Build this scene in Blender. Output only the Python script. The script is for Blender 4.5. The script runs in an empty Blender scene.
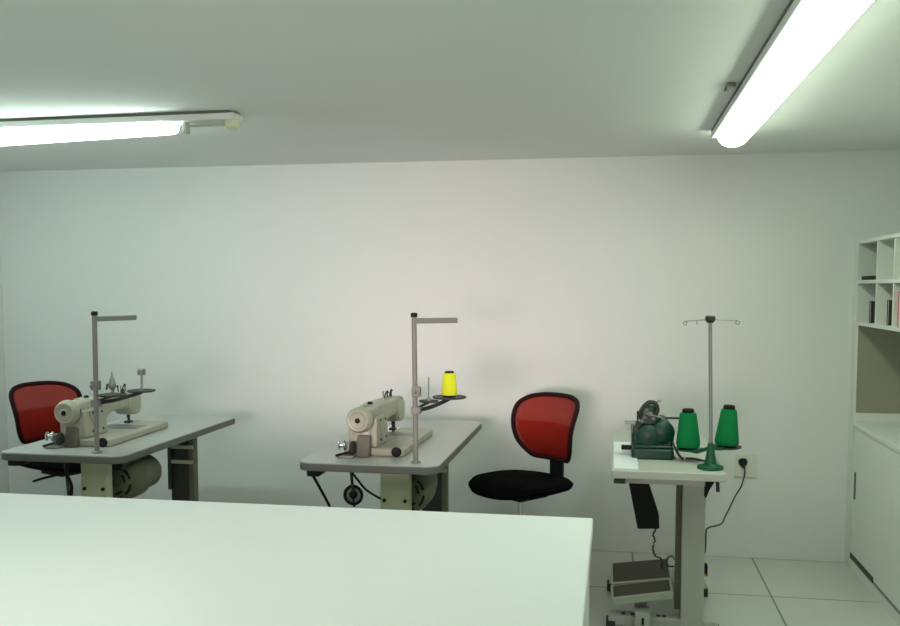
import bpy, bmesh, math, random
from mathutils import Vector, Matrix
random.seed(4)
PI = math.pi
S = bpy.context.scene
COL = S.collection

# ------------------------------------------------------------------ camera
cam_d = bpy.data.cameras.new('camera')
cam_d.sensor_width = 36.0
cam_d.lens = 930.0 / 900.0 * 36.0
cam_d.shift_y = (355 - 313) / 900.0
cam_d.clip_start = 0.05
cam = bpy.data.objects.new('camera', cam_d)
COL.objects.link(cam)
cam.location = (0, 0, 1.5)
cam.rotation_euler = (math.radians(90 - 4.182), 0, math.radians(10.034))
S.camera = cam

# ------------------------------------------------------------------ world, exposure
w = bpy.data.worlds.new('world')
S.world = w
w.use_nodes = True
w.node_tree.nodes['Background'].inputs[0].default_value = (0.8, 0.9, 0.85, 1)
w.node_tree.nodes['Background'].inputs[1].default_value = 0.05
S.view_settings.view_transform = 'Standard'
S.view_settings.look = 'None'
S.view_settings.gamma = 1
S.view_settings.use_curve_mapping = False
S.view_settings.exposure = 0.0
P_RIGHT, P_LEFT, P_MID = 16.5, 21.5, 7.8      # emission of right and left luminaires and the added middle one
C_RIGHT, C_LEFT, C_MID = (0.83, 1.0, 0.76), (0.79, 1.0, 0.88), (0.97, 1.0, 0.82)

# added fill behind the viewer, brightens and warms the back wall's middle
ad = bpy.data.lights.new('added_wall_fill', 'AREA')
ad.shape = 'RECTANGLE'; ad.size = 1.3; ad.size_y = .60
ad.energy = 7.2; ad.color = (1.0, .79, .80); ad.spread = math.radians(32)
al = bpy.data.objects.new('added_wall_fill', ad); COL.objects.link(al)
al.location = (-.95, -1.57, 1.25)
al.rotation_euler = (math.radians(88.7), 0, 0)

# ------------------------------------------------------------------ materials
def mat(name, col, rough=0.5, metal=0.0, var=0.06, nscale=8.0, bump=0.0, bscale=60.0, alpha=1.0, emit=None, spec=0.5, trans=0.0):
    m = bpy.data.materials.new(name)
    m.use_nodes = True
    nt = m.node_tree; N = nt.nodes; L = nt.links
    b = N['Principled BSDF']
    b.inputs['Roughness'].default_value = rough
    b.inputs['Metallic'].default_value = metal
    b.inputs['Specular IOR Level'].default_value = spec
    tc = N.new('ShaderNodeTexCoord')
    if emit:
        b.inputs['Base Color'].default_value = (*col, 1)
        b.inputs['Emission Color'].default_value = (*emit[0], 1)
        b.inputs['Emission Strength'].default_value = emit[1]
        return m
    nz = N.new('ShaderNodeTexNoise'); nz.inputs['Scale'].default_value = nscale
    nz.inputs['Detail'].default_value = 4
    L.new(tc.outputs['Object'], nz.inputs['Vector'])
    mx = N.new('ShaderNodeMix'); mx.data_type = 'RGBA'
    mx.inputs['A'].default_value = (*[c * (1 - var) for c in col], 1)
    mx.inputs['B'].default_value = (*[min(1, c * (1 + var)) for c in col], 1)
    L.new(nz.outputs['Fac'], mx.inputs['Factor'])
    L.new(mx.outputs['Result'], b.inputs['Base Color'])
    if bump:
        n2 = N.new('ShaderNodeTexNoise'); n2.inputs['Scale'].default_value = bscale
        L.new(tc.outputs['Object'], n2.inputs['Vector'])
        bp = N.new('ShaderNodeBump'); bp.inputs['Strength'].default_value = bump
        bp.inputs['Distance'].default_value = 0.004
        L.new(n2.outputs['Fac'], bp.inputs['Height'])
        L.new(bp.outputs['Normal'], b.inputs['Normal'])
    if alpha < 1:
        b.inputs['Alpha'].default_value = alpha
    return m

def tile_mat():
    m = bpy.data.materials.new('floor_tiles')
    m.use_nodes = True
    nt = m.node_tree; N = nt.nodes; L = nt.links
    b = N['Principled BSDF']
    tc = N.new('ShaderNodeTexCoord')
    mp = N.new('ShaderNodeMapping')
    mp.inputs['Location'].default_value = (-0.768, -4.627, 0)
    L.new(tc.outputs['Object'], mp.inputs['Vector'])
    bk = N.new('ShaderNodeTexBrick')
    bk.offset = 0.0; bk.squash = 1.0
    bk.inputs['Scale'].default_value = 1.0
    bk.inputs['Brick Width'].default_value = 0.653
    bk.inputs['Row Height'].default_value = 0.653
    bk.inputs['Mortar Size'].default_value = 0.0055
    bk.inputs['Mortar Smooth'].default_value = 0.2
    bk.inputs['Color1'].default_value = (0.60, 0.61, 0.57, 1)
    bk.inputs['Color2'].default_value = (0.56, 0.58, 0.54, 1)
    bk.inputs['Mortar'].default_value = (0.16, 0.17, 0.15, 1)
    L.new(mp.outputs['Vector'], bk.inputs['Vector'])
    nz = N.new('ShaderNodeTexNoise'); nz.inputs['Scale'].default_value = 3.0; nz.inputs['Detail'].default_value = 5
    L.new(tc.outputs['Object'], nz.inputs['Vector'])
    mr = N.new('ShaderNodeMapRange'); mr.inputs['To Min'].default_value = 0.9; mr.inputs['To Max'].default_value = 1.08
    L.new(nz.outputs['Fac'], mr.inputs['Value'])
    vm = N.new('ShaderNodeVectorMath'); vm.operation = 'SCALE'
    L.new(bk.outputs['Color'], vm.inputs[0]); L.new(mr.outputs['Result'], vm.inputs['Scale'])
    L.new(vm.outputs['Vector'], b.inputs['Base Color'])
    b.inputs['Roughness'].default_value = 0.28
    return m

M = dict(
    wall=mat('wall_paint', (0.80, 0.80, 0.80), 0.85, bump=0.12, bscale=45, var=0.02, nscale=1.5),
    ceiling=mat('ceiling_paint', (0.82, 0.83, 0.83), 0.9, var=0.02, nscale=1.5),
    floor=tile_mat(),
    laminate=mat('white_laminate', (0.78, 0.80, 0.76), 0.45, var=0.02),
    table_white=mat('bright_white_laminate', (0.86, 0.92, 0.94), 0.4, var=0.01),
    grey_top=mat('speckled_grey_laminate', (0.46, 0.475, 0.47), 0.28, var=0.10, nscale=60),
    edge=mat('grey_table_edging', (0.13, 0.135, 0.12), 0.5),
    cream_metal=mat('cream_enamelled_metal', (0.47, 0.47, 0.33), 0.45),
    machine=mat('cream_machine_enamel', (0.43, 0.42, 0.34), 0.35),
    machine_dark=mat('aged_cream_metal', (0.30, 0.29, 0.23), 0.5, var=0.2, nscale=25),
    steel=mat('brushed_steel', (0.30, 0.31, 0.30), 0.45, 0.5),
    pole=mat('grey_pole_metal', (0.22, 0.22, 0.205), 0.55, 0.1),
    chrome=mat('polished_chrome', (0.7, 0.7, 0.7), 0.15, 1.0, var=0.01),
    black=mat('black_plastic', (0.008, 0.008, 0.009), 0.6, spec=0.25),
    blackfab=mat('black_fabric', (0.004, 0.004, 0.005), 1.0, spec=0.05, bump=0.2, bscale=300),
    rubber=mat('dark_rubber', (0.03, 0.03, 0.03), 0.8),
    motor=mat('greenish_cast_metal', (0.13, 0.13, 0.08), 0.55, var=0.2, nscale=20),
    darkmetal=mat('dark_stained_metal', (0.028, 0.028, 0.026), 0.5),
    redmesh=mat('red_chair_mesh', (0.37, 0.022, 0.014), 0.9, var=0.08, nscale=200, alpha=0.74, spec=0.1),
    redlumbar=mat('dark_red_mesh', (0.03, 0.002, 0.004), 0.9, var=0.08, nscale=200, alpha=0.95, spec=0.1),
    frame_dark=mat('dark_maroon_frame', (0.025, 0.004, 0.006), 0.8, spec=0.2),
    green_enamel=mat('dark_green_enamel', (0.001, 0.040, 0.026), 0.45, var=0.25, nscale=12),
    green_plastic=mat('green_plastic', (0.002, 0.085, 0.04), 0.4),
    green_thread=mat('green_thread', (0.006, 0.21, 0.06), 0.9, spec=0.15, bump=0.6, bscale=400, var=0.1, nscale=60),
    yellow_thread=mat('yellow_thread', (0.80, 0.84, 0.02), 0.75, bump=0.6, bscale=400, var=0.05),
    grey_metal=mat('light_grey_enamel', (0.50, 0.52, 0.47), 0.45, var=0.04),
    tread=mat('ribbed_dark_tread', (0.10, 0.09, 0.07), 0.75, bump=0.8, bscale=90),
    socket=mat('white_socket_plastic', (0.74, 0.76, 0.70), 0.4),
    guard=mat('oily_brown_metal', (0.13, 0.12, 0.095), 0.55, var=0.2, nscale=25),
    gap_shade=mat('gap_shade_grey', (0.14, 0.14, 0.12), 0.7),  # shade colour for the gap between luminaire housing and ceiling
    taupe=mat('darker_taupe', (0.33, 0.31, 0.24), 0.6, var=0.1, nscale=3),
    pink=mat('pink_card', (0.62, 0.10, 0.14), 0.6),
    orange=mat('orange_indicator', (0.9, 0.35, 0.08), 0.4),
    cream_cap=mat('cream_plastic', (0.72, 0.74, 0.55), 0.5),
)
M['lit_green_r'] = mat('lit_diffuser_right', (0.9, 0.95, 0.9), 0.5, emit=(C_RIGHT, P_RIGHT))
M['lit_green_l'] = mat('lit_diffuser_left', (0.9, 0.95, 0.9), 0.5, emit=(C_LEFT, P_LEFT))
M['lit_added'] = mat('lit_diffuser_added', (0.95, 0.95, 0.9), 0.5, emit=(C_MID, P_MID))  # glow of the added luminaire above the work table

# ------------------------------------------------------------------ mesh helpers
class MB:
    def __init__(self): self.bm = bmesh.new()
    def box(self, x0, y0, z0, x1, y1, z1, mtx=None):
        vs = [self.bm.verts.new((x, y, z)) for z in (z0, z1) for y in (y0, y1) for x in (x0, x1)]
        for f in ((0, 2, 3, 1), (4, 5, 7, 6), (0, 1, 5, 4), (2, 6, 7, 3), (0, 4, 6, 2), (1, 3, 7, 5)):
            self.bm.faces.new([vs[i] for i in f])
        if mtx:
            for v in vs: v.co = mtx @ v.co
        return self
    def prism(self, pts, axis, a, b, mtx=None):
        """polygon pts (u,v) pushed along axis from a to b; axis x:(y,z) y:(x,z) z:(x,y)"""
        def P(u, v, t):
            return {'x': (t, u, v), 'y': (u, t, v), 'z': (u, v, t)}[axis]
        A = [self.bm.verts.new(P(u, v, a)) for u, v in pts]
        B = [self.bm.verts.new(P(u, v, b)) for u, v in pts]
        n = len(pts)
        self.bm.faces.new(A[::-1]); self.bm.faces.new(B)
        for i in range(n):
            self.bm.faces.new((A[i], A[(i + 1) % n], B[(i + 1) % n], B[i]))
        if mtx:
            for v in A + B: v.co = mtx @ v.co
        return self
    def lathe(self, prof, c=(0, 0, 0), axis=(0, 0, 1), n=24, caps=True):
        """prof: (radius, height) pairs turned about axis through c"""
        q = Vector((0, 0, 1)).rotation_difference(Vector(axis).normalized()).to_matrix()
        c = Vector(c); rings = []
        for r, h in prof:
            rings.append([self.bm.verts.new(c + q @ Vector((r * math.cos(2 * PI * k / n), r * math.sin(2 * PI * k / n), h))) for k in range(n)])
        for a, b in zip(rings, rings[1:]):
            for k in range(n):
                self.bm.faces.new((a[k], a[(k + 1) % n], b[(k + 1) % n], b[k]))
        if caps:
            self.bm.faces.new(rings[0][::-1]); self.bm.faces.new(rings[-1])
        return self
    def cyl(self, p0, p1, r, n=16, r1=None):
        p0, p1 = Vector(p0), Vector(p1); d = p1 - p0
        return self.lathe([(r, 0), (r if r1 is None else r1, d.length)], p0, d, n)
    def tube(self, pts, r, n=8, closed=False):
        pts = [Vector(p) for p in pts]; m = len(pts); rings = []
        prev = None
        for i, p in enumerate(pts):
            if closed: t = pts[(i + 1) % m] - pts[i - 1]
            else: t = pts[min(i + 1, m - 1)] - pts[max(i - 1, 0)]
            t.normalize()
            if prev is None:
                a = Vector((0, 0, 1)) if abs(t.z) < 0.9 else Vector((1, 0, 0))
                u = t.cross(a).normalized()
            else:
                u = (prev - t * prev.dot(t)).normalized()
            prev = u; v = t.cross(u)
            rings.append([self.bm.verts.new(p + r * (math.cos(2 * PI * k / n) * u + math.sin(2 * PI * k / n) * v)) for k in range(n)])
        pairs = list(zip(rings, rings[1:]))
        if closed: pairs.append((rings[-1], rings[0]))
        for a, b in pairs:
            for k in range(n):
                self.bm.faces.new((a[k], a[(k + 1) % n], b[(k + 1) % n], b[k]))
        if not closed:
            self.bm.faces.new(rings[0][::-1]); self.bm.faces.new(rings[-1])
        return self
    def torus(self, c, R, r, axis=(0, 0, 1), n=24, m=8):
        q = Vector((0, 0, 1)).rotation_difference(Vector(axis).normalized()).to_matrix()
        return self.tube([Vector(c) + q @ Vector((R * math.cos(2 * PI * k / n), R * math.sin(2 * PI * k / n), 0)) for k in range(n)], r, m, True)
    def grid(self, rows):
        V = [[self.bm.verts.new(p) for p in row] for row in rows]
        for a, b in zip(V, V[1:]):
            for k in range(len(a) - 1):
                self.bm.faces.new((a[k], a[k + 1], b[k + 1], b[k]))
        return self
    def build(self, name, m, parent=None, bevel=0.0, seg=2, loc=(0, 0, 0), rotz=0.0, solid=0.0, sub=0):
        bmesh.ops.recalc_face_normals(self.bm, faces=self.bm.faces)
        me = bpy.data.meshes.new(name)
        self.bm.to_mesh(me); self.bm.free()
        me.materials.append(m if not isinstance(m, str) else M[m])
        me.shade_smooth()
        me.set_sharp_from_angle(angle=math.radians(38))
        o = bpy.data.objects.new(name, me)
        COL.objects.link(o)
        o.location = loc; o.rotation_euler = (0, 0, rotz)
        if parent is not None: o.parent = parent
        if solid:
            s = o.modifiers.new('solid', 'SOLIDIFY'); s.thickness = solid; s.offset = 0
        if sub:
            s = o.modifiers.new('sub', 'SUBSURF'); s.levels = sub; s.render_levels = sub
        if bevel:
            b = o.modifiers.new('bevel', 'BEVEL'); b.width = bevel; b.segments = seg; b.limit_method = 'ANGLE'
            b.angle_limit = math.radians(40); b.harden_normals = False
        return o

def smooth_path(pts, per=6):
    """Catmull-Rom through pts"""
    P = [Vector(p) for p in pts]; P = [2 * P[0] - P[1]] + P + [2 * P[-1] - P[-2]]
    out = []
    for i in range(1, len(P) - 2):
        a, b, c, d = P[i - 1:i + 3]
        for k in range(per):
            t = k / per
            out.append(0.5 * ((2 * b) + (c - a) * t + (2 * a - 5 * b + 4 * c - d) * t * t + (3 * b - a - 3 * c + d) * t ** 3))
    out.append(P[-2])
    return out

def rounded_rect(x0, y0, x1, y1, r, n=5):
    pts = []
    for cx, cy, a0 in ((x1 - r, y0 + r, -90), (x1 - r, y1 - r, 0), (x0 + r, y1 - r, 90), (x0 + r, y0 + r, 180)):
        for k in range(n + 1):
            a = math.radians(a0 + 90 * k / n)
            pts.append((cx + r * math.cos(a), cy + r * math.sin(a)))
    return pts

def tag(o, label=None, cat=None, group=None, kind=None):
    if label: o['label'] = label
    if cat: o['category'] = cat
    if group: o['group'] = group
    if kind: o['kind'] = kind
    return o

def empty(name, loc, rotz=0.0):
    o = bpy.data.objects.new(name, None)
    o.empty_display_size = 0.05
    COL.objects.link(o)
    o.location = loc; o.rotation_euler = (0, 0, rotz)
    return o

def copy_tree(o, parent=None):
    c = o.copy(); COL.objects.link(c)
    if parent is not None: c.parent = parent
    for ch in [x for x in list(COL.objects) if x.parent == o]:
        copy_tree(ch, c)
    return c

# ------------------------------------------------------------------ room
XL, XR, YF, YB, H = -3.79, 1.60, -1.6, 5.28, 2.217
def struct(name, mb, m, **k):
    return tag(mb.build(name, m, **k), kind='structure')
struct('floor', MB().box(XL - .1, YF - .1, -.1, XR + .1, YB + .1, 0), 'floor')
struct('ceiling', MB().box(XL - .1, YF - .1, H, XR + .1, YB + .1, H + .1), 'ceiling')
struct('wall_back', MB().box(XL - .1, YB, 0, XR + .1, YB + .1, H), 'wall')
struct('wall_left', MB().box(XL - .1, YF, 0, XL, YB, H), 'wall')
struct('wall_right', MB().box(XR, YF, 0, XR + .1, YB, H), 'wall')
wn = struct('added_window_1', MB().box(-1.67, YF, .85, -.23, YF + .02, 1.65), 'laminate')  # unseen window, added to go with the wall fill light
for q in ((-1.67, .85, -1.61, 1.65), (-.29, .85, -.23, 1.65), (-1.61, .85, -.29, .91), (-1.61, 1.59, -.29, 1.65)):
    MB().box(q[0], YF + .02, q[1], q[2], YF + .06, q[3]).build('added_window_frame', 'laminate', wn, bevel=.002)
struct('wall_front', MB().box(XL - .1, YF - .1, 0, XR + .1, YF, H), 'wall')

# ------------------------------------------------------------------ ceiling luminaires
def diffuser_profile(w, h, z):
    """half-round cross section hanging from z"""
    return [(w / 2 * math.cos(a), z - h * math.sin(a)) for a in [PI * k / 10 for k in range(11)]]

def fixture(label, x0, x1, lit0, lit1, loc, rotz, lit, w=0.10, h=0.06, hw=0.09, offset=0.0):
    """runs along local x; housing x0..x1, lit diffuser lit0..lit1"""
    t = empty('ceiling_light', loc, rotz)
    tag(t, label, 'ceiling light', 'batten ceiling lights')
    MB().box(x0, -hw / 2 + offset, -.036, x1, hw / 2 + offset, -.010).build('housing', 'ceiling', t, bevel=.004)
    d = MB(); n = 16
    pr = diffuser_profile(w, h, -.032)
    m = len(pr)
    rings = []
    L = lit1 - lit0
    for k in range(n + 1):                                  # rounded ends
        s = k / n
        if k <= 3: u = math.sin(PI / 2 * (k + 1.8) / 4.8); x = lit0 + 0.05 * (1 - math.cos(PI / 2 * k / 3))
        elif k >= n - 3: u = math.sin(PI / 2 * (n - k + 1.8) / 4.8); x = lit1 - 0.05 * (1 - math.cos(PI / 2 * (n - k) / 3))
        else: u = 1; x = lit0 + .05 + (L - .1) * (k - 3) / (n - 6)
        rings.append([d.bm.verts.new((x, y * u, -.032 + (z + .032) * (0.55 + .45 * u))) for y, z in pr])
    for a, b in zip(rings, rings[1:]):
        for k in range(m - 1): d.bm.faces.new((a[k], a[k + 1], b[k + 1], b[k]))
        d.bm.faces.new((a[-1], a[0], b[0], b[-1]))
    d.bm.faces.new(rings[0]); d.bm.faces.new(rings[-1][::-1])
    d.build('diffuser', lit, t)
    return t

# right-hand luminaire runs along the depth of the room
fr = fixture('glowing batten ceiling light at upper right, running towards the viewer', -1.25, 1.25, -1.25, 1.27,
             (0.520, 3.22, H), PI / 2, 'lit_green_r', w=0.138, h=0.050, hw=0.17, offset=0.010)
MB().box(-1.25, -.06, -.0105, 1.24, .096, 0).build('gap_shade_bar', 'gap_shade', fr)  # dark bar put in for the shade between housing and ceiling
MB().box(.22, .113, -.020, .30, .140, -.002).tube([(.24, .113, -.012), (.26, .145, -.024), (.28, .138, -.006)], .005).build('mounting_clip', 'steel', fr, bevel=.002)
# left-hand luminaire runs across the room; its housing carries on past the lit tube
fl = fixture('glowing batten ceiling light at upper left, with bare housing end beyond its tube', -1.15, 0.90, -1.15, 0.625,
             (-2.43, 3.69, H), math.radians(-1.5), 'lit_green_l', w=0.085, h=0.052, hw=0.10)
MB().lathe([(.018, 0), (.030, .004), (.032, .028), (.026, .050), (.010, .058)], (.878, -.0, -.020), (0, -.25, -1), 16).build('end_cap', 'cream_cap', fl)
lit_l = [o for o in fl.children if o.name.startswith('diffuser')][0]
lit_l.rotation_euler = (0, math.radians(-1.6), 0)
lit_l.location = (0, 0, -.016)
MB().box(.66, -.02, -.082, .675, .02, -.032).build('lamp_holder', 'grey_metal', fl, bevel=.002)
MB().cyl((.675, 0, -.05), (.88, 0, -.05), .006).build('bare_tube_rod', 'grey_metal', fl)
MB().box(-1.15, -.0505, -.0115, .875, .040, 0).build('gap_shade_bar', 'gap_shade', fl)  # shade line above this housing, built as a thin dark bar
# added luminaire, out of view above the work table, lights table and back wall
fixture('added unseen short batten ceiling light above the large white work table', -.75, .75, -.75, .75,
        (-1.05, 1.35, H), 0, 'lit_added', w=0.155, h=0.055)

# ------------------------------------------------------------------ foreground work table
t = empty('work_table', (-1.35, 1.7, 0))
tag(t, 'large bright white work table filling the lower left foreground', 'table')
MB().box(-1.30, -.80, .845, 1.30, .794, .88).build('tabletop', 'table_white', t, bevel=.003)
MB().box(1.272, -.77, 0, 1.292, .78, .845).build('side_panel', 'laminate', t, bevel=.002)
MB().box(-1.292, -.77, 0, -1.272, .78, .845).build('side_panel', 'laminate', t, bevel=.002)
MB().box(-1.272, .70, .25, 1.272, .72, .845).build('back_panel', 'laminate', t, bevel=.002)
MB().box(-1.272, -.60, .30, 1.272, .70, .32).build('shelf', 'laminate', t, bevel=.002)

# ------------------------------------------------------------------ sewing tables
def sewing_table(label, x, y, wx, ly, lever=True):
    """x,y = near-left corner on plan; machine end towards viewer"""
    t = empty('sewing_table', (x, y, 0))
    tag(t, label, 'table')
    o = MB().prism(rounded_rect(0, 0, wx, ly, .055), 'z', .776, .78).build('tabletop', 'grey_top', t)
    MB().prism(rounded_rect(-.002, -.002, wx + .002, ly + .002, .057), 'z', .745, .776).build('tabletop_edge', 'edge', o, bevel=.004)
    for k, yy in enumerate((.13, .98)):
        lg = MB().box(.32, yy, .30, .445, yy + .05, .745)
        lg.box(.335, yy + .005, .06, .43, yy + .045, .32)
        l = lg.build('leg', 'cream_metal' if k == 0 else 'darkmetal', t, bevel=.004)
        if k == 0:
            for xx in (.338, .427):
                MB().lathe([(.008, 0), (.008, .006)], (xx, yy, .605), (0, -1, 0), 12).build('bolt', 'black', l)
        else:
            for zz in (.56, .64):
                MB().box(.315, yy - .016, zz, .45, yy, zz + .02).build('bracket', 'cream_metal', l, bevel=.002)
            MB().box(.312, yy - .02, .42, .330, yy, .745).build('flange', 'darkmetal', l)
        if k: MB().box(.425, yy - .004, .06, .452, yy + .05, .745).build('leg_flange', 'motor', l, bevel=.003)
        MB().box(.06, yy - .01, .02, wx - .02, yy + .06, .07).build('foot_bar', 'cream_metal', t, bevel=.006)
        for xx in (.09, wx - .05):
            MB().cyl((xx, yy + .025, 0), (xx, yy + .025, .02), .022).build('rubber_foot', 'rubber', t)
    MB().box(.36, .20, .12, .41, .97, .16).build('cross_rail', 'cream_metal', t, bevel=.004)
    tr = MB().box(.12, .28, .13, .50, .60, .145, Matrix.Rotation(.0, 4, 'X')).build('treadle', 'tread', t, bevel=.006)
    MB().box(.03, .03, .715, .085, .13, .745).build('switch_box', 'black', t, bevel=.006)
    # motor with pulley
    mx, mz = .405, .635
    mo = MB().lathe([(.035, -.01), (.070, 0), (.092, .03), (.097, .06), (.097, .16), (.085, .18), (.080, .19), (.080, .29), (.070, .31), (.03, .32)],
                    (mx, .27, mz - .03), (0, 1, 0), 32).build('motor', 'motor', t)
    for R_ in (.052, .073):
        for a0 in (5, 95, 185, 275) if R_ < .06 else (15, 75, 135, 195, 255, 315):
            pts = [(mx + R_ * math.cos(math.radians(a0 + 8 * k)), .262 + (.000 if R_ < .06 else .010), mz - .03 + R_ * math.sin(math.radians(a0 + 8 * k))) for k in range(6)]
            MB().tube(pts, .0055, 6).build('vent_slot', 'black', mo)
    MB().lathe([(.045, 0), (.052, .006), (.040, .014), (.052, .022), (.045, .028)], (mx - .05, .215, mz - .03), (0, 1, 0), 24).build('pulley', 'black', mo)
    MB().cyl((mx - .05, .22, mz - .03), (mx - .02, .28, mz - .03), .03).build('clutch_hub', 'darkmetal', mo)
    MB().box(mx - .06, .25, mz + .03, mx + .05, .42, .745).build('motor_bracket', 'darkmetal', mo, bevel=.006)
    # knee lifter
    if lever:
        kn = MB().cyl((.195, .12, .745), (.198, .16, .565), .0065, 10).build('knee_lifter_rod', 'darkmetal', t)
        MB().torus((.198, .145, .618), .038, .0065, (0, -1, .05), 28, 8).torus((.198, .145, .618), .012, .006, (0, -1, .05), 16, 6).build('knee_lifter_pad', 'black', kn)
        MB().lathe([(.034, 0), (.034, .006)], (.198, .157, .618), (0, -1, .05), 24).build('pad_plate', 'steel', kn)
        MB().tube(smooth_path([(.02 + .025, .06, .72), (.075, .07, .66), (.11, .10, .57), (.14, .10, .48)]), .006, 8).build('power_cable', 'black', t)
        MB().tube(smooth_path([(.20, .08, .745), (.235, .08, .70), (.265, .10, .655), (.31, .12, .62), (.33, .16, .60)]), .005, 8).build('power_cable', 'black', t)
    else:
        MB().tube(smooth_path([(.285, .10, .74), (.270, .10, .68), (.285, .11, .62), (.275, .12, .55), (.28, .12, .45)]), .008, 8).build('power_cable', 'black', t)
        MB().cyl((.250, .12, .745), (.252, .14, .56), .006, 10).build('knee_lifter_rod', 'darkmetal', t)
    return t
T1 = sewing_table('grey topped sewing machine table at far left, in front of the half hidden red chair', -2.652, 3.612, .592, 1.245, lever=False)
T2 = sewing_table('grey topped sewing machine table in the middle, beneath the yellow thread cone', -1.282, 3.622, .590, 1.300)

# ------------------------------------------------------------------ industrial sewing machines
def sewing_machine(label, loc, rotz):
    """local: x to handwheel end, y away from operator, z up"""
    t = empty('sewing_machine', loc, rotz)
    tag(t, label, 'sewing machine', 'cream sewing machines')
    bed = MB().box(-.33, -.065, 0, .270, .185, .034).build('bed', 'machine', t, bevel=.008)
    MB().box(-.325, -.045, .034, -.17, .03, .0365).build('needle_plate', 'chrome', bed)
    MB().box(-.16, -.045, .034, -.05, .15, .036).build('slide_plate', 'steel', bed)
    MB().lathe([(.020, 0), (.022, .008), (.014, .012)], (.268, .155, .022), (1, .15, 0), 18).build('oil_plug', 'black', bed)
    arm = [(.262, .030), (.268, .06), (.250, .10), (.268, .13), (.270, .175), (.255, .198), (.10, .208), (-.28, .192), (-.305, .182),
           (-.312, .165), (-.312, .10), (-.300, .088), (-.285, .078), (-.225, .078), (-.205, .088), (-.190, .110), (-.165, .120), (-.04, .118),
           (0.005, .105), (.025, .075), (.03, .030)]
    a = MB().prism(arm, 'y', -.042, .042).build('arm', 'machine', t, bevel=.012, seg=3)
    # belt side bulge of the column
    MB().prism([(.25, .03), (.26, .16), (.14, .17), (.08, .12), (.06, .03)], 'y', -.062, -.036).build('column_cover', 'machine', a, bevel=.008)
    MB().prism([(.25, .035), (.255, .16), (.13, .165), (.07, .12), (.055, .035)], 'y', .036, .064).build('rear_cover', 'machine', a, bevel=.006)
    for xx, zz in ((.19, .06), (.19, .145), (.10, .06), (.11, .14)):
        MB().lathe([(.006, 0), (.006, .003)], (xx, .064, zz), (0, 1, 0), 10).build('screw', 'darkmetal', a)
    MB().tube([(.22, .065, .15), (.18, .065, .08), (.16, .065, .045)], .0025, 6).build('cover_seam', 'machine_dark', a)
    MB().box(-.27, -.03, .190, .19, .03, .203, Matrix.Rotation(math.radians(-1.2), 4, 'Y')).build('top_cover', 'machine', a, bevel=.004)
    MB().lathe([(.012, 0), (.012, .008), (.008, .012)], (.13, 0, .204), (0, 0, 1), 14).build('oil_sight', 'black', a)
    # head: face plate and needle end
    MB().prism([(-.034, .082), (.034, .082), (.040, .11), (.040, .18), (.030, .19), (-.030, .19), (-.040, .18), (-.040, .11)], 'x', -.319, -.311).build('face_plate', 'steel', a, bevel=.002)
    hd = MB().prism([(-.305, .175), (-.305, .10), (-.285, .078), (-.235, .078), (-.205, .10), (-.19, .14), (-.20, .175)], 'y', .036, .052).build('head_bulge', 'machine', a, bevel=.010, seg=3)
    MB().cyl((-.262, 0, .036), (-.262, 0, .085), .0035, 8).cyl((-.262, 0, .055), (-.262, 0, .085), .007, 10).build('needle_bar', 'darkmetal', a)
    MB().cyl((-.248, .012, .045), (-.248, .012, .085), .005, 8).box(-.275, -.012, .0366, -.24, .018, .042).build('presser_foot', 'darkmetal', a)
    MB().torus((-.24, -.046, .13), .016, .004, (0, 1, 0), 18, 6).lathe([(.012, 0), (.006, .016)], (-.24, -.042, .13), (0, -1, 0), 14).build('tension_dial', 'chrome', a)
    MB().tube([(-.30, -.044, .15), (-.30, -.055, .19), (-.295, -.055, .215)], .004, 6).build('take_up_lever', 'steel', a)
    for xx, lean in ((-.12, -.018), (-.17, .016), (-.21, -.012), (-.24, .014)):
        MB().tube([(xx, 0, .195), (xx + lean * .3, 0, .215), (xx + lean, .004, .232), (xx + lean * 1.5, .010, .226)], .0035, 6).build('thread_guide', 'darkmetal', a)
    # handwheel
    hw = MB().lathe([(.028, .0), (.050, .004), (.056, .012), (.056, .026), (.050, .034), (.050, .044), (.044, .052), (.022, .046), (.016, .052)],
                    (.270, 0, .158), (1, 0, 0), 32).build('handwheel', 'machine', t)
    MB().lathe([(.0115, 0), (.0115, .003)], (.3215, 0, .158), (1, 0, 0), 16).build('hub_screw', 'black', hw)
    MB().torus((.318, 0, .158), .034, .0025, (1, 0, 0), 28, 6).build('rim_groove', 'machine_dark', hw)
    MB().lathe([(.045, 0), (.038, .012), (.045, .022)], (.252, 0, .158), (1, 0, 0), 24).build('belt_groove', 'darkmetal', hw)
    # bobbin winder clamped beside the column, belt guard below handwheel
    bw = MB().box(.272, -.085, 0, .345, -.015, .012).box(.28, -.065, .012, .31, -.04, .06).build('bobbin_winder', 'steel', t, bevel=.003)
    MB().lathe([(.020, 0), (.022, .006), (.010, .010), (.010, .022), (.022, .026), (.020, .030)], (.318, -.055, .052), (.2, -1, 0), 18).build('bobbin', 'chrome', bw)
    MB().lathe([(.026, 0), (.030, .006), (.026, .014)], (.318, -.03, .042), (0, 1, 0), 20).build('friction_wheel', 'rubber', bw)
    MB().tube([(.325, -.075, .010), (.348, -.085, .012), (.355, -.060, .020), (.340, -.035, .026)], .006, 6).build('winder_latch', 'black', bw)
    MB().prism([(.272, .0), (.272, .085), (.290, .092), (.300, .05), (.308, .0)], 'y', -.012, .045).build('belt_guard', 'guard', t, bevel=.004)
    return t
SM1 = sewing_machine('cream industrial sewing machine on the far left table, beside the red chair', (-2.425, 4.08, .78), -PI / 2 + math.radians(1.5))
SM2 = sewing_machine('cream industrial sewing machine on the middle table', (-1.055, 4.08, .78), -PI / 2 - math.radians(1.0))

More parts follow.
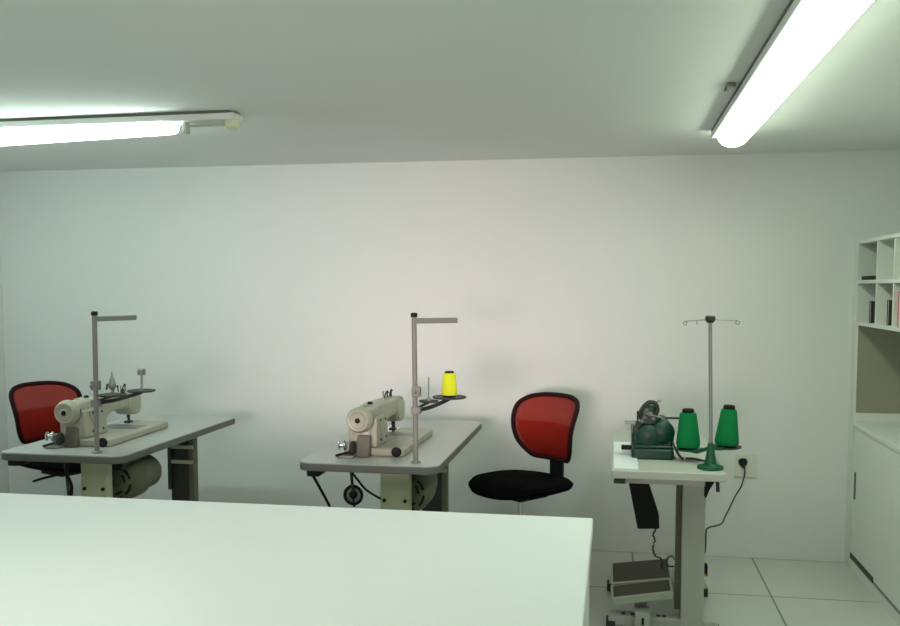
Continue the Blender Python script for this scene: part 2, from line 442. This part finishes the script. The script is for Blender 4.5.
# ------------------------------------------------------------------ thread stands of the two machines
def thread_stand(label, loc, arm_dir, discs, lean):
    """discs: (dx, dy, z, r) tray centres relative to the pole base, z over the table top"""
    t = empty('thread_stand', loc)
    tag(t, label, 'thread stand', 'grey thread stands')
    lx = lean
    MB().cyl((0, 0, 0), (lx, 0, .605), .0105, 14).build('pole', 'pole', t)
    MB().lathe([(.020, 0), (.020, .006), (.012, .012)], (0, 0, 0), (0, 0, 1), 16).build('foot_nut', 'steel', t)
    MB().lathe([(.014, 0), (.014, .014), (.010, .018)], (lx, 0, .598), (0, 0, 1), 14).build('pole_cap', 'black', t)
    d = Vector((arm_dir[0], arm_dir[1], 0)); L = d.length; ang = math.atan2(d.y, d.x)
    MB().box(0, -.006, .572, L, .006, .594, Matrix.Rotation(ang, 4, 'Z')).build('thread_guide_arm', 'pole', t, bevel=.003)
    MB().box(-.014, -.016, .275, .020, .016, .315).cyl((0, -.02, .295), (0, -.034, .295), .008, 10).build('clamp', 'pole', t, bevel=.003)
    zc = min(q[2] for q in discs) - .022
    MB().box(-.016, -.014, zc - .025, .022, .016, zc + .005).build('clamp', 'pole', t, bevel=.003)
    far = discs[-1]
    MB().tube(smooth_path([(.01, 0, zc - .01), (far[0] * .45, far[1] * .4, zc - .004), (far[0] * .85, far[1] * .8, far[2] - .014), (far[0], far[1], far[2] - .006)]), .0085, 8).build('tray_arm', 'darkmetal', t)
    MB().tube([(.01, 0, zc), (discs[0][0] * .7, discs[0][1] * .7, discs[0][2] - .010), (discs[0][0], discs[0][1], discs[0][2] - .004)], .006, 8).build('tray_arm', 'darkmetal', t)
    for dx, dy, z, r, pin in discs:
        tr = MB().lathe([(r * .96, 0), (r, .003), (r, .007), (r * .9, .005), (.008, .005)], (dx, dy, z - .003), (0, 0, 1), 28).build('spool_tray', 'darkmetal', t)
        MB().cyl((dx, dy, z), (dx, dy, z + pin), .003, 8).build('spool_pin', 'steel', tr)
        MB().lathe([(.009, 0), (.009, .010), (.004, .016)], (dx, dy, z + .003), (0, 0, 1), 12).build('pin_collar', 'steel', tr)
    return t
P1, P2 = (-2.209, 3.674, .78), (-.795, 3.69, .78)
ST1 = thread_stand('tall grey thread stand on the far left table, with two empty trays', P1, (.090, .20), [(.060, .035, .250, .060, .06), (.110, .195, .252, .062, .075)], .006)
ST2 = thread_stand('tall grey thread stand on the middle table, carrying the yellow cone', P2, (.155, .10), [(.045, .045, .250, .040, .10), (.112, .155, .255, .072, .04)], -.006)

def at1(dx, dy, dz): return (P1[0] + dx, P1[1] + dy, P1[2] + dz)
# small spools on the left stand
o = empty('thread_spool', at1(.060, .035, .2625)); tag(o, 'small dark pointed spool on the left tray of the far left stand', 'spool')
MB().lathe([(.006, .0), (.011, .006), (.017, .016), (.015, .034), (.008, .052), (.004, .066), (.0025, .080)], (0, 0, .010), (0, 0, 1), 18).build('thread', 'steel', o)
MB().tube([(-.004, -.003, .03), (-.020, -.005, .036), (-.024, -.006, .012)], .0045, 6).build('thread_tail', 'darkmetal', o)
o = empty('thread_spool', at1(.112, .195, .325)); tag(o, 'small round grey spool raised on the right pin of the far left stand', 'spool')
MB().lathe([(.016, 0), (.018, .003), (.018, .026), (.014, .030)], (0, 0, 0), (0, 0, 1), 18).build('thread', 'steel', o)
MB().lathe([(.005, -.06), (.005, 0)], (0, 0, 0), (0, 0, 1), 10).build('tube', 'steel', o)
o = empty('thread_bobbin', at1(.100, .050, .2625)); tag(o, 'tiny dark bobbin between the two trays of the far left stand', 'bobbin')
MB().lathe([(.009, 0), (.011, .003), (.009, .012), (.006, .016), (.004, .020)], (0, 0, -.004), (0, 0, 1), 14).build('thread', 'darkmetal', o)

# cones
def cone(name, label, loc, r0, r1, h, m, tilt=(0, 0), core_r=None, tip=.02, group=None):
    t = empty(name, loc); tag(t, label, 'thread cone', group or ('green cones on the thread stand' if m == 'green_thread' else None))
    t.rotation_euler = (tilt[1], tilt[0], 0)
    cr = core_r or r1 * .72
    MB().lathe([(r0 * .93, 0), (r0, .010), (r0 * .99, .02), (r1 * 1.03, h * .93), (r1 * .93, h * .985), (cr, h)], (0, 0, .006), (0, 0, 1), 36).build('thread', m, t)
    MB().lathe([(r0 * .80, 0), (r0 * .86, .004), (r0 * .86, .010)], (0, 0, 0), (0, 0, 1), 28).lathe([(cr, 0), (cr * 1.05, .002), (cr * .98, tip * .85), (cr * .8, tip)], (0, 0, h + .004), (0, 0, 1), 24).build('cone_core', 'black', t)
    return t
cone('thread_cone', 'fluorescent yellow thread cone on the right tray of the middle stand', (P2[0] + .112, P2[1] + .155, P2[2] + .2595), .033, .026, .094, 'yellow_thread', core_r=.019, tip=.009)

# ------------------------------------------------------------------ overlock table
t = empty('sewing_table', (-.005, 3.675, 0))
tag(t, 'narrow pale table carrying the dark green overlock machine, at right', 'table')
WX, LY = .438, 1.08
MB().prism(rounded_rect(0, 0, WX, LY, .008), 'z', .748, .78).build('tabletop', 'grey_metal', t, bevel=.003)
MB().box(.03, .04, .722, WX - .075, LY - .04, .748).build('underframe', 'grey_metal', t, bevel=.003)
for yy in (.38, .90):
    xo = 0 if yy < .5 else .035
    l = MB().box(.302 + xo, yy - .014, .022, .398, yy + .055, .722).build('leg', 'grey_metal', t, bevel=.004)
    if yy < .5: MB().box(.277, yy + .012, .10, .302, yy + .043, .715).build('inner_rail', 'motor', l)
    MB().box(-.005, yy - .01, .02, .462, yy + .065, .064).build('foot_bar', 'grey_metal', t, bevel=.005)
    for xx in (.005, .448):
        MB().box(xx - .02, yy - .015, 0, xx + .02, yy + .06, .04).build('rubber_foot', 'rubber', t, bevel=.004)
for k, xx in enumerate((.06, .10, .21, .235)):
    MB().lathe([(.010, 0), (.010, .004)], (xx, .40, .0635), (0, 0, 1), 12).build('bolt', 'darkmetal', t)
MB().box(.01, .03, .722, .055, .30, .747).build('switch_rail', 'darkmetal', t)
MB().box(.30, .44, .10, .345, .92, .14).build('cross_rail', 'grey_metal', t, bevel=.003)
MB().box(.398, .385, .255, .414, .425, .305).build('power_switch', 'black', t, bevel=.004)
MB().lathe([(.006, 0), (.006, .004)], (.402, .385, .262), (0, -1, 0), 10).build('switch_light', 'orange', t)
hk = MB().prism([(.385, .625), (.385, .700), (.420, .700), (.422, .690), (.402, .655), (.390, .622)], 'y', .27, .31).build('lamp_hook', 'black', t, bevel=.003)
MB().tube([(.395, .28, .745), (.405, .28, .700), (.428, .28, .702), (.436, .28, .685), (.438, .28, .650)], .0075, 8).build('hook_rod', 'darkmetal', hk)
# chute
MB().prism([(.065, .722), (.142, .722), (.196, .560), (.198, .505), (.110, .500)], 'y', .19, .27).build('waste_chute', 'black', t, bevel=.004)
# white cloth plate at left of the machine top
MB().box(.008, .03, .780, .105, .66, .786).build('cloth_plate', 'table_white', t, bevel=.002)

# pedals
def pedal(label, loc, lx, ly, h, tilt, bracket=True):
    t = empty('foot_pedal', loc); tag(t, label, 'pedal', 'pedals under the overlock table')
    mt = Matrix.Translation((0, 0, h)) @ Matrix.Rotation(-tilt, 4, 'Y') @ Matrix.Rotation(math.radians(9), 4, 'X')
    MB().box(0, 0, 0, lx, ly, .012, mt).build('tread_plate', 'tread', t, bevel=.003)
    MB().box(-.006, -.014, -.012, lx + .006, .0, .022, mt).build('front_lip', 'grey_metal', t, bevel=.003)
    MB().box(-.010, .0, -.008, 0, ly, .020, mt).build('side_lip', 'grey_metal', t, bevel=.002)
    MB().box(lx, .0, -.008, lx + .010, ly, .020, mt).build('side_lip', 'grey_metal', t, bevel=.002)
    if not bracket:
        MB().box(lx * .40, ly * .5, 0, lx * .60, ly * .55, h + .012).build('support', 'grey_metal', t, bevel=.002)
    else:
        b = MB().box(lx * .36, -.045, .0, lx * .62, -.035, h - .03).box(lx * .36, -.035, h - .044, lx * .62, .06, h - .03).build('bracket', 'grey_metal', t, bevel=.003)
        MB().box(lx * .475, -.049, .045, lx * .515, -.045, .075).build('slot', 'black', b)
    return t
pedal('lower grey foot treadle with dark ribbed tread under the overlock table', (.014, 4.05, .0), .248, .12, .126, math.radians(10))
pedal('upper grey presser pedal behind the lower treadle under the overlock table', (.012, 4.19, .0), .252, .215, .148, math.radians(8), bracket=False)

# chain between chute and pedal
def chain():
    pts = smooth_path([(.180, 3.93, .505), (.182, 3.95, .48), (.172, 3.96, .455), (.180, 3.97, .43), (.174, 3.98, .40), (.175, 3.99, .375), (.190, 4.05, .335), (.215, 4.12, .305), (.225, 4.22, .235)], 8)
    m = MB()
    m.tube([p + Vector((.0025 * math.sin(i * 1.3), .0025 * math.cos(i * 1.3), 0)) for i, p in enumerate(pts)], .0035, 6)
    return m
tag(chain().build('pedal_chain', 'darkmetal'), 'thin dark chain hanging from the black chute to the upper pedal', 'chain')
tag(MB().tube(smooth_path([(.272, 4.14, .268), (.245, 4.13, .275), (.243, 4.13, .305), (.262, 4.13, .318), (.275, 4.14, .300)]), .0035, 6).build('loose_wire', 'darkmetal'),
    'small loop of loose dark wire beside the overlock table leg', 'wire')

# ------------------------------------------------------------------ overlock machine
t = empty('overlock_machine', (.165, 4.02, .78)); tag(t, 'dark green overlock sewing machine on the narrow pale table', 'sewing machine')
b = MB().prism(rounded_rect(-.088, -.09, .086, .09, .02), 'z', 0, .045).build('base', 'green_enamel', t, bevel=.008)
bd = MB().prism([(-.085, .045), (-.088, .10), (-.070, .128), (-.040, .140), (0.0, .140), (.03, .175), (.055, .165), (.078, .135), (.088, .095), (.084, .045)], 'y', -.055, .08).build('body', 'green_enamel', t, bevel=.014, seg=3)
MB().lathe([(.052, 0), (.050, .012), (.036, .022), (.0, .026)], (-.018, -.055, .092), (0, -1, 0), 28, caps=False).build('looper_cover', 'green_enamel', bd)
MB().lathe([(.050, 0), (.048, .018), (.034, .030), (.0, .034)], (.040, -.040, .110), (.15, -1, 0), 28, caps=False).build('side_cover', 'green_enamel', bd)
MB().prism([(-.082, .046), (.078, .046), (.074, .060), (-.078, .060)], 'y', -.085, -.05).build('front_ledge', 'green_enamel', bd, bevel=.006)
MB().box(-.130, -.03, .028, -.088, .0, .046).build('side_arm', 'black', t, bevel=.003)
MB().box(-.118, -.05, .142, -.070, .01, .150).cyl((-.085, -.02, .05), (-.085, -.02, .145), .006).build('cloth_plate', 'steel', t, bevel=.002)
MB().box(-.075, -.045, .105, -.050, -.005, .150).cyl((-.064, -.05, .145), (-.064, -.05, .20), .004).cyl((-.07, -.06, .12), (-.07, -.03, .12), .012).build('presser_foot', 'darkmetal', t, bevel=.002)
hd = MB().prism([(-.055, .135), (-.050, .190), (-.020, .225), (.010, .220), (.012, .180), (.030, .150), (.0, .135)], 'y', -.04, .04).build('upper_head', 'green_enamel', t, bevel=.010, seg=3)
MB().tube(smooth_path([(-.055, -.045, .165), (-.048, -.047, .205), (-.020, -.048, .236), (.008, -.046, .232), (.018, -.045, .205), (.010, -.045, .18)]), .0085, 8).build('guide_loop', 'darkmetal', hd)
for xx, zz in ((-.035, .17), (-.012, .185), (-.030, .200), (.0, .165), (-.045, .155)):
    k = MB().lathe([(.010, 0), (.012, .006), (.006, .014), (.003, .022)], (xx, -.040, zz), (0, -1, 0), 14).build('tension_knob', 'steel', hd)
MB().tube([(.010, -.03, .232), (.026, -.035, .245), (.030, -.035, .238)], .0035, 6).build('thread_eyelet', 'steel', hd)
MB().tube([(-.040, -.05, .19), (.03, -.052, .175), (.065, -.05, .150), (.075, -.045, .12)], .003, 6).build('thread_wire', 'steel', hd)
MB().cyl((.045, .0, .165), (.135, .02, .163), .0045, 8).build('presser_lever', 'darkmetal', t)
MB().tube(smooth_path([(.080, -.06, .075), (.092, -.075, .045), (.112, -.085, .015), (.125, -.085, .007)]), .005, 8).build('base_hose', 'darkmetal', t)
MB().tube([(.080, -.07, .050), (.084, -.085, .020), (.088, -.09, .006)], .004, 8).build('base_hose', 'darkmetal', t)
tag(MB().tube([(.300, 3.955, .786), (.33, 3.95, .787), (.378, 3.90, .787)], .0045, 8).build('connecting_rod', 'darkmetal'), 'thin dark rod lying on the table between overlock machine and green stand base', 'rod')

# ------------------------------------------------------------------ green thread stand
gx, gy = .382, 3.775
t = empty('thread_stand', (gx, gy, .78)); tag(t, 'green based thread stand with a tall thin grey pole on the overlock table', 'thread stand')
MB().lathe([(.050, 0), (.052, .004), (.050, .012), (.030, .018), (.024, .022), (.017, .060), (.013, .095), (.009, .105)], (0, 0, 0), (0, 0, 1), 32).build('base', 'green_plastic', t)
MB().cyl((0, 0, .10), (-.012, 0, .600), .0075, 14).build('pole', 'steel', t)
MB().lathe([(.012, 0), (.020, .010), (.020, .024), (.014, .028)], (-.012, 0, .580), (0, 0, 1), 16).build('guide_hub', 'darkmetal', t)
for sx, L, dz in ((-1, .095, -.008), (1, .105, -.004)):
    g = MB().tube([(-.012, 0, .593), (-.012 + sx * L * .5, .005, .593 + dz * .5), (-.012 + sx * L, .01, .593 + dz)], .0022, 6).build('guide_wire', 'steel', t)
    e = -.012 + sx * L
    MB().torus((e, .01, .585 + dz), .007, .0022, (0, 1, 0), 14, 6).build('thread_eyelet', 'steel', g)
MB().tube([(-.060, .004, .589), (-.064, .002, .579), (-.058, .002, .575)], .0022, 6).build('thread_eyelet', 'steel', t)
trays = [(-.074, .165, .044), (.076, .140, .062)]
for k, (dx, dy, dz) in enumerate(trays):
    MB().lathe([(.052, 0), (.060, .003), (.060, .008), (.050, .006), (.01, .006)], (dx, dy, dz), (0, 0, 1), 32).build('spool_tray', 'green_plastic' if k == 0 else 'darkmetal', t)
    MB().tube([(0, 0, .085), (dx * .6, dy * .6, dz + .005), (dx, dy, dz)], .008, 8).build('tray_arm', 'green_plastic', t)
cone('thread_cone', 'green thread cone on the stand, standing next to the overlock machine', (gx + trays[0][0], gy + trays[0][1], .78 + trays[0][2] + .0085), .049, .034, .143, 'green_thread', tilt=(-.02, 0), core_r=.024, tip=.018)
cone('thread_cone', 'green thread cone on the stand, above the wall socket side', (gx + trays[1][0], gy + trays[1][1], .78 + trays[1][2] + .0085), .048, .031, .147, 'green_thread', tilt=(.05, 0), core_r=.023, tip=.018)

# ------------------------------------------------------------------ wall socket and cord
t = empty('wall_socket', (.722, YB, .52)); tag(t, 'pale square wall socket beside the overlock table', 'socket')
MB().box(-.058, -.010, -.066, .058, -.001, .066).build('face_plate', 'socket', t, bevel=.003)
MB().box(-.034, -.014, -.045, .034, -.010, .045).build('insert', 'socket', t, bevel=.003)
t = empty('power_cord', (.705, YB - .02, .545)); tag(t, 'black power cord drooping from the wall socket to the overlock table', 'cord')
MB().lathe([(.024, 0), (.024, .012), (.014, .030), (.008, .045)], (0, .006, 0), (0, -.7, -.6), 16).build('plug', 'black', t)
wp = [(.707, 5.225, .53), (.708, 5.20, .49), (.689, 5.18, .424), (.650, 5.10, .388), (.615, 5.0, .358), (.562, 4.8, .341), (.521, 4.6, .354), (.440, 4.4, .382), (.422, 4.3, .379), (.412, 4.2, .365), (.400, 4.12, .340), (.385, 4.115, .330)]
MB().tube([Vector(p) - Vector((.705, YB - .02, .545)) for p in smooth_path(wp)], .0042, 8).build('cable', 'darkmetal', t)

# ------------------------------------------------------------------ chairs
def chair(label, loc, rotz, lift=0.0):
    """faces local -y; origin on floor under seat"""
    t = empty('office_chair', loc, rotz); tag(t, label, 'chair', 'red mesh office chairs')
    seat = MB()
    prof = [(.0, -.012), (.10, -.014), (.20, -.004), (.243, .010), (.252, .030), (.235, .048), (.17, .056), (.08, .055), (0, .052)]
    n = 36; rings = []
    for r, h in prof:
        ring = []
        for k in range(n):
            a = 2 * PI * k / n
            c_, s_ = math.cos(a), math.sin(a)
            p = 2.6
            q = (abs(c_) ** p + abs(s_) ** p) ** (-1 / p)
            x, y = r * q * c_ * .98, r * q * s_ * .98
            z = .475 + lift + h
            if y < -.12: z -= (abs(y) - .12) ** 2 * 1.4
            if abs(x) > .15: z += (abs(x) - .15) * .06
            ring.append(seat.bm.verts.new((x, y, z)))
        rings.append(ring)
    for a, b in zip(rings, rings[1:]):
        for k in range(n): seat.bm.faces.new((a[k], a[(k + 1) % n], b[(k + 1) % n], b[k]))
    bmesh.ops.remove_doubles(seat.bm, verts=seat.bm.verts, dist=1e-5)
    seat.build('seat', 'blackfab', t)
    # back
    Z0, HH = .610, .325
    out = [(0, .120), (.02, .145), (.05, .170), (.09, .190), (.15, .205), (.21, .214), (.255, .214), (.285, .200), (.308, .165), (.318, .12)]
    def yb(x, z): return .235 - .9 * x * x * 1.6 + .05 * (z / HH) ** 2 - .04 * math.sin(PI * z / HH)
    def P(x, z): return Vector((x, yb(x, z), Z0 + z))
    right = [P(w_, z) for z, w_ in out]
    left = [P(-w_, z) for z, w_ in out][::-1]
    top = [P(x, .324 - .004 * (x / .12) ** 2) for x in (.08, .03, -.03, -.08)]
    bot = [P(x, -.004) for x in (-.06, 0, .06)]
    ring = smooth_path(right + top + left + bot + [right[0]], 3)[:-1]
    MB().tube(ring, .013, 8, True).build('back_frame', 'frame_dark', t)
    def wid(z):
        for (z0, w0), (z1, w1) in zip(out, out[1:]):
            if z0 <= z <= z1: return w0 + (w1 - w0) * (z - z0) / (z1 - z0)
        return out[-1][1]
    rows = []
    for i in range(17):
        z = .318 * i / 16; w_ = wid(z)
        rows.append([P(w_ * (2 * j / 10 - 1), z) for j in range(11)])
    MB().grid(rows).build('back_mesh', 'redmesh', t, solid=.002)
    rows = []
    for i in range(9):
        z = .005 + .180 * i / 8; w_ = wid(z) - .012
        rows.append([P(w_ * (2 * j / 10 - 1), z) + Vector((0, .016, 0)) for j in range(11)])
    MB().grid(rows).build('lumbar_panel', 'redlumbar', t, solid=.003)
    # bracket from seat to back
    MB().box(-.045, .255, .47, .045, .275, .72, Matrix.Translation((0, 0, 0))).box(-.045, .05, .445, .045, .275, .466).build('back_bracket', 'black', t, bevel=.006)
    MB().box(-.10, -.10, .435, .10, .10, .462).build('seat_mechanism', 'black', t, bevel=.008)
    MB().tube([(-.08, -.05, .445), (-.20, -.06, .442), (-.25, -.06, .435)], .007, 8).build('lift_lever', 'black', t)
    MB().cyl((0, 0, .24), (0, 0, .44), .014, 16).build('gas_lift', 'chrome', t)
    MB().cyl((0, 0, .10), (0, 0, .30), .026, 18).build('column_sleeve', 'black', t)
    for k in range(5):
        a = 2 * PI * k / 5 + .5
        lg = MB().prism([(.02, .085), (.02, .125), (.10, .115), (.29, .080), (.30, .065), (.28, .062), (.10, .085)], 'y', -.018, .018, Matrix.Rotation(a, 4, 'Z')).build('base_leg', 'black', t, bevel=.004)
        c_ = Vector((.285 * math.cos(a), .285 * math.sin(a), 0))
        ax = Vector((-math.sin(a + .6), math.cos(a + .6), 0))
        MB().cyl(c_ + ax * .006 + Vector((0, 0, .028)), c_ + ax * .024 + Vector((0, 0, .028)), .028, 18).cyl(c_ - ax * .024 + Vector((0, 0, .028)), c_ - ax * .006 + Vector((0, 0, .028)), .028, 18).cyl(c_ + Vector((0, 0, .03)), c_ + Vector((0, 0, .07)), .008, 8).build('caster', 'rubber', lg)
    return t
chair('red mesh backed office chair with black seat, between middle and right tables', (-.46, 4.66, 0), math.radians(-40))
chair('red mesh backed office chair half hidden behind the far left sewing machine', (-3.09, 4.82, 0), math.radians(67), lift=.012)

# ------------------------------------------------------------------ built-in cupboards along the right wall
XF, YN = 1.253, 3.3
t = empty('side_filler_panel', (XF, YB, 0)); tag(t, 'tall narrow white panel closing the cupboards against the back wall', 'panel')
MB().box(0, -.085, 0, XR - XF, -.001, 1.745).build('panel', 'laminate', t, bevel=.002)
MB().box(.012, -.0872, .836, XR - XF - .002, -.085, 1.30).build('niche_darker_face', 'taupe', t)  # thin darker taupe sheet over the panel face, between worktop and shelf
t = empty('low_cupboard', (XF, YB - .087, 0)); tag(t, 'low white cupboard with sliding doors along the right wall', 'cupboard')
LC = YB - .087 - YN
MB().box(.03, -LC, .055, XR - XF - .002, 0, .765).build('carcass', 'laminate', t)
MB().box(.006, -LC, 0, .04, 0, .052).build('plinth', 'laminate', t, bevel=.002)
MB().box(.004, -LC, .055, .03, 0, .066).build('door_track', 'steel', t)
for k, (y0, y1) in enumerate(((-.95, -.004), (-LC, -.93))):
    dx = .004 if k == 0 else .014
    d = MB().box(dx, y0, .070, dx + .010, y1, .762).build('sliding_door', 'laminate', t, bevel=.001)
    if k == 0:
        MB().box(.0, -.080, .385, dx, -.055, .530).build('handle_slot', 'motor', d)
        MB().box(.0, -.46, .062, dx, -.02, .088).build('vent_slot', 'darkmetal', d)
MB().box(.012, -.09, .735, .022, -.02, .765).build('worktop_edge_shade', 'darkmetal', t)  # dark block put in as the shade under the worktop edge
t = tag(MB().box(XF - .004, YN, .766, XR - .002, YB - .087, .790).build('worktop', 'laminate', bevel=.002), 'white worktop lying on the low cupboard at right', 'worktop')

t = empty('pigeonhole_shelf', (XF, YB - .087, 1.30)); tag(t, 'white pigeonhole shelf mounted on the right wall above the worktop', 'shelf')
dp = .30
MB().box(0, -LC, 0, dp, 0, .018).build('bottom_board', 'laminate', t, bevel=.001)
MB().box(0, -LC, .218, dp, 0, .236).build('middle_board', 'laminate', t, bevel=.001)
MB().box(0, -LC, .425, dp, 0, .443).build('top_board', 'laminate', t, bevel=.001)
MB().box(dp, -LC, 0, dp + .006, 0, .443).build('back_board', 'laminate', t)
sp = .285
n = int(LC / sp)
for k in range(n + 1):
    y = -(k + 1) * sp - .018 * 0 - .075
    if y < -LC: break
    for z0, z1 in ((.018, .218), (.236, .425)):
        MB().box(.002, y, z0, dp, y + .018, z1).build('divider', 'laminate', t)
MB().box(.0, -LC - .018, 0, dp + .02, -LC, .443).build('divider', 'laminate', t, bevel=.001)
YS = YB - .087
def folder(label, x0, y0, z0, dx, dy, dz, m, name='folder', cat='folder'):
    t = empty(name, (x0, y0, z0)); tag(t, label, cat)
    MB().box(0, 0, 0, dx, .003, dz).box(0, dy - .003, 0, dx, dy, dz).box(dx - .004, .003, 0, dx, dy - .003, dz).build('cover', m, t, bevel=.001)
    MB().box(.004, .004, .003, dx - .005, dy - .004, dz - .004).build('papers', 'socket' if m != 'black' else 'rubber', t)
folder('black folder standing in the lowest leftmost pigeonhole', 1.272, YS - .20, 1.3185, .20, .03, .110, 'rubber')
folder('black folder standing in the second pigeonhole from the left, bottom row', 1.275, YS - .50, 1.3185, .20, .03, .120, 'rubber')
folder('pink folder standing in the bottom pigeonhole at the photo edge', 1.256, YS - .80, 1.3185, .20, .09, .160, 'pink')
t = empty('tablet_case', (1.262, YS - .34, 1.5365)); tag(t, 'flat dark case lying in the upper left pigeonhole', 'case')
MB().box(0, 0, 0, .20, .30, .020).build('case_body', 'black', t, bevel=.004)
MB().box(.02, .295, .004, .10, .304, .016).build('latch', 'darkmetal', t, bevel=.001)
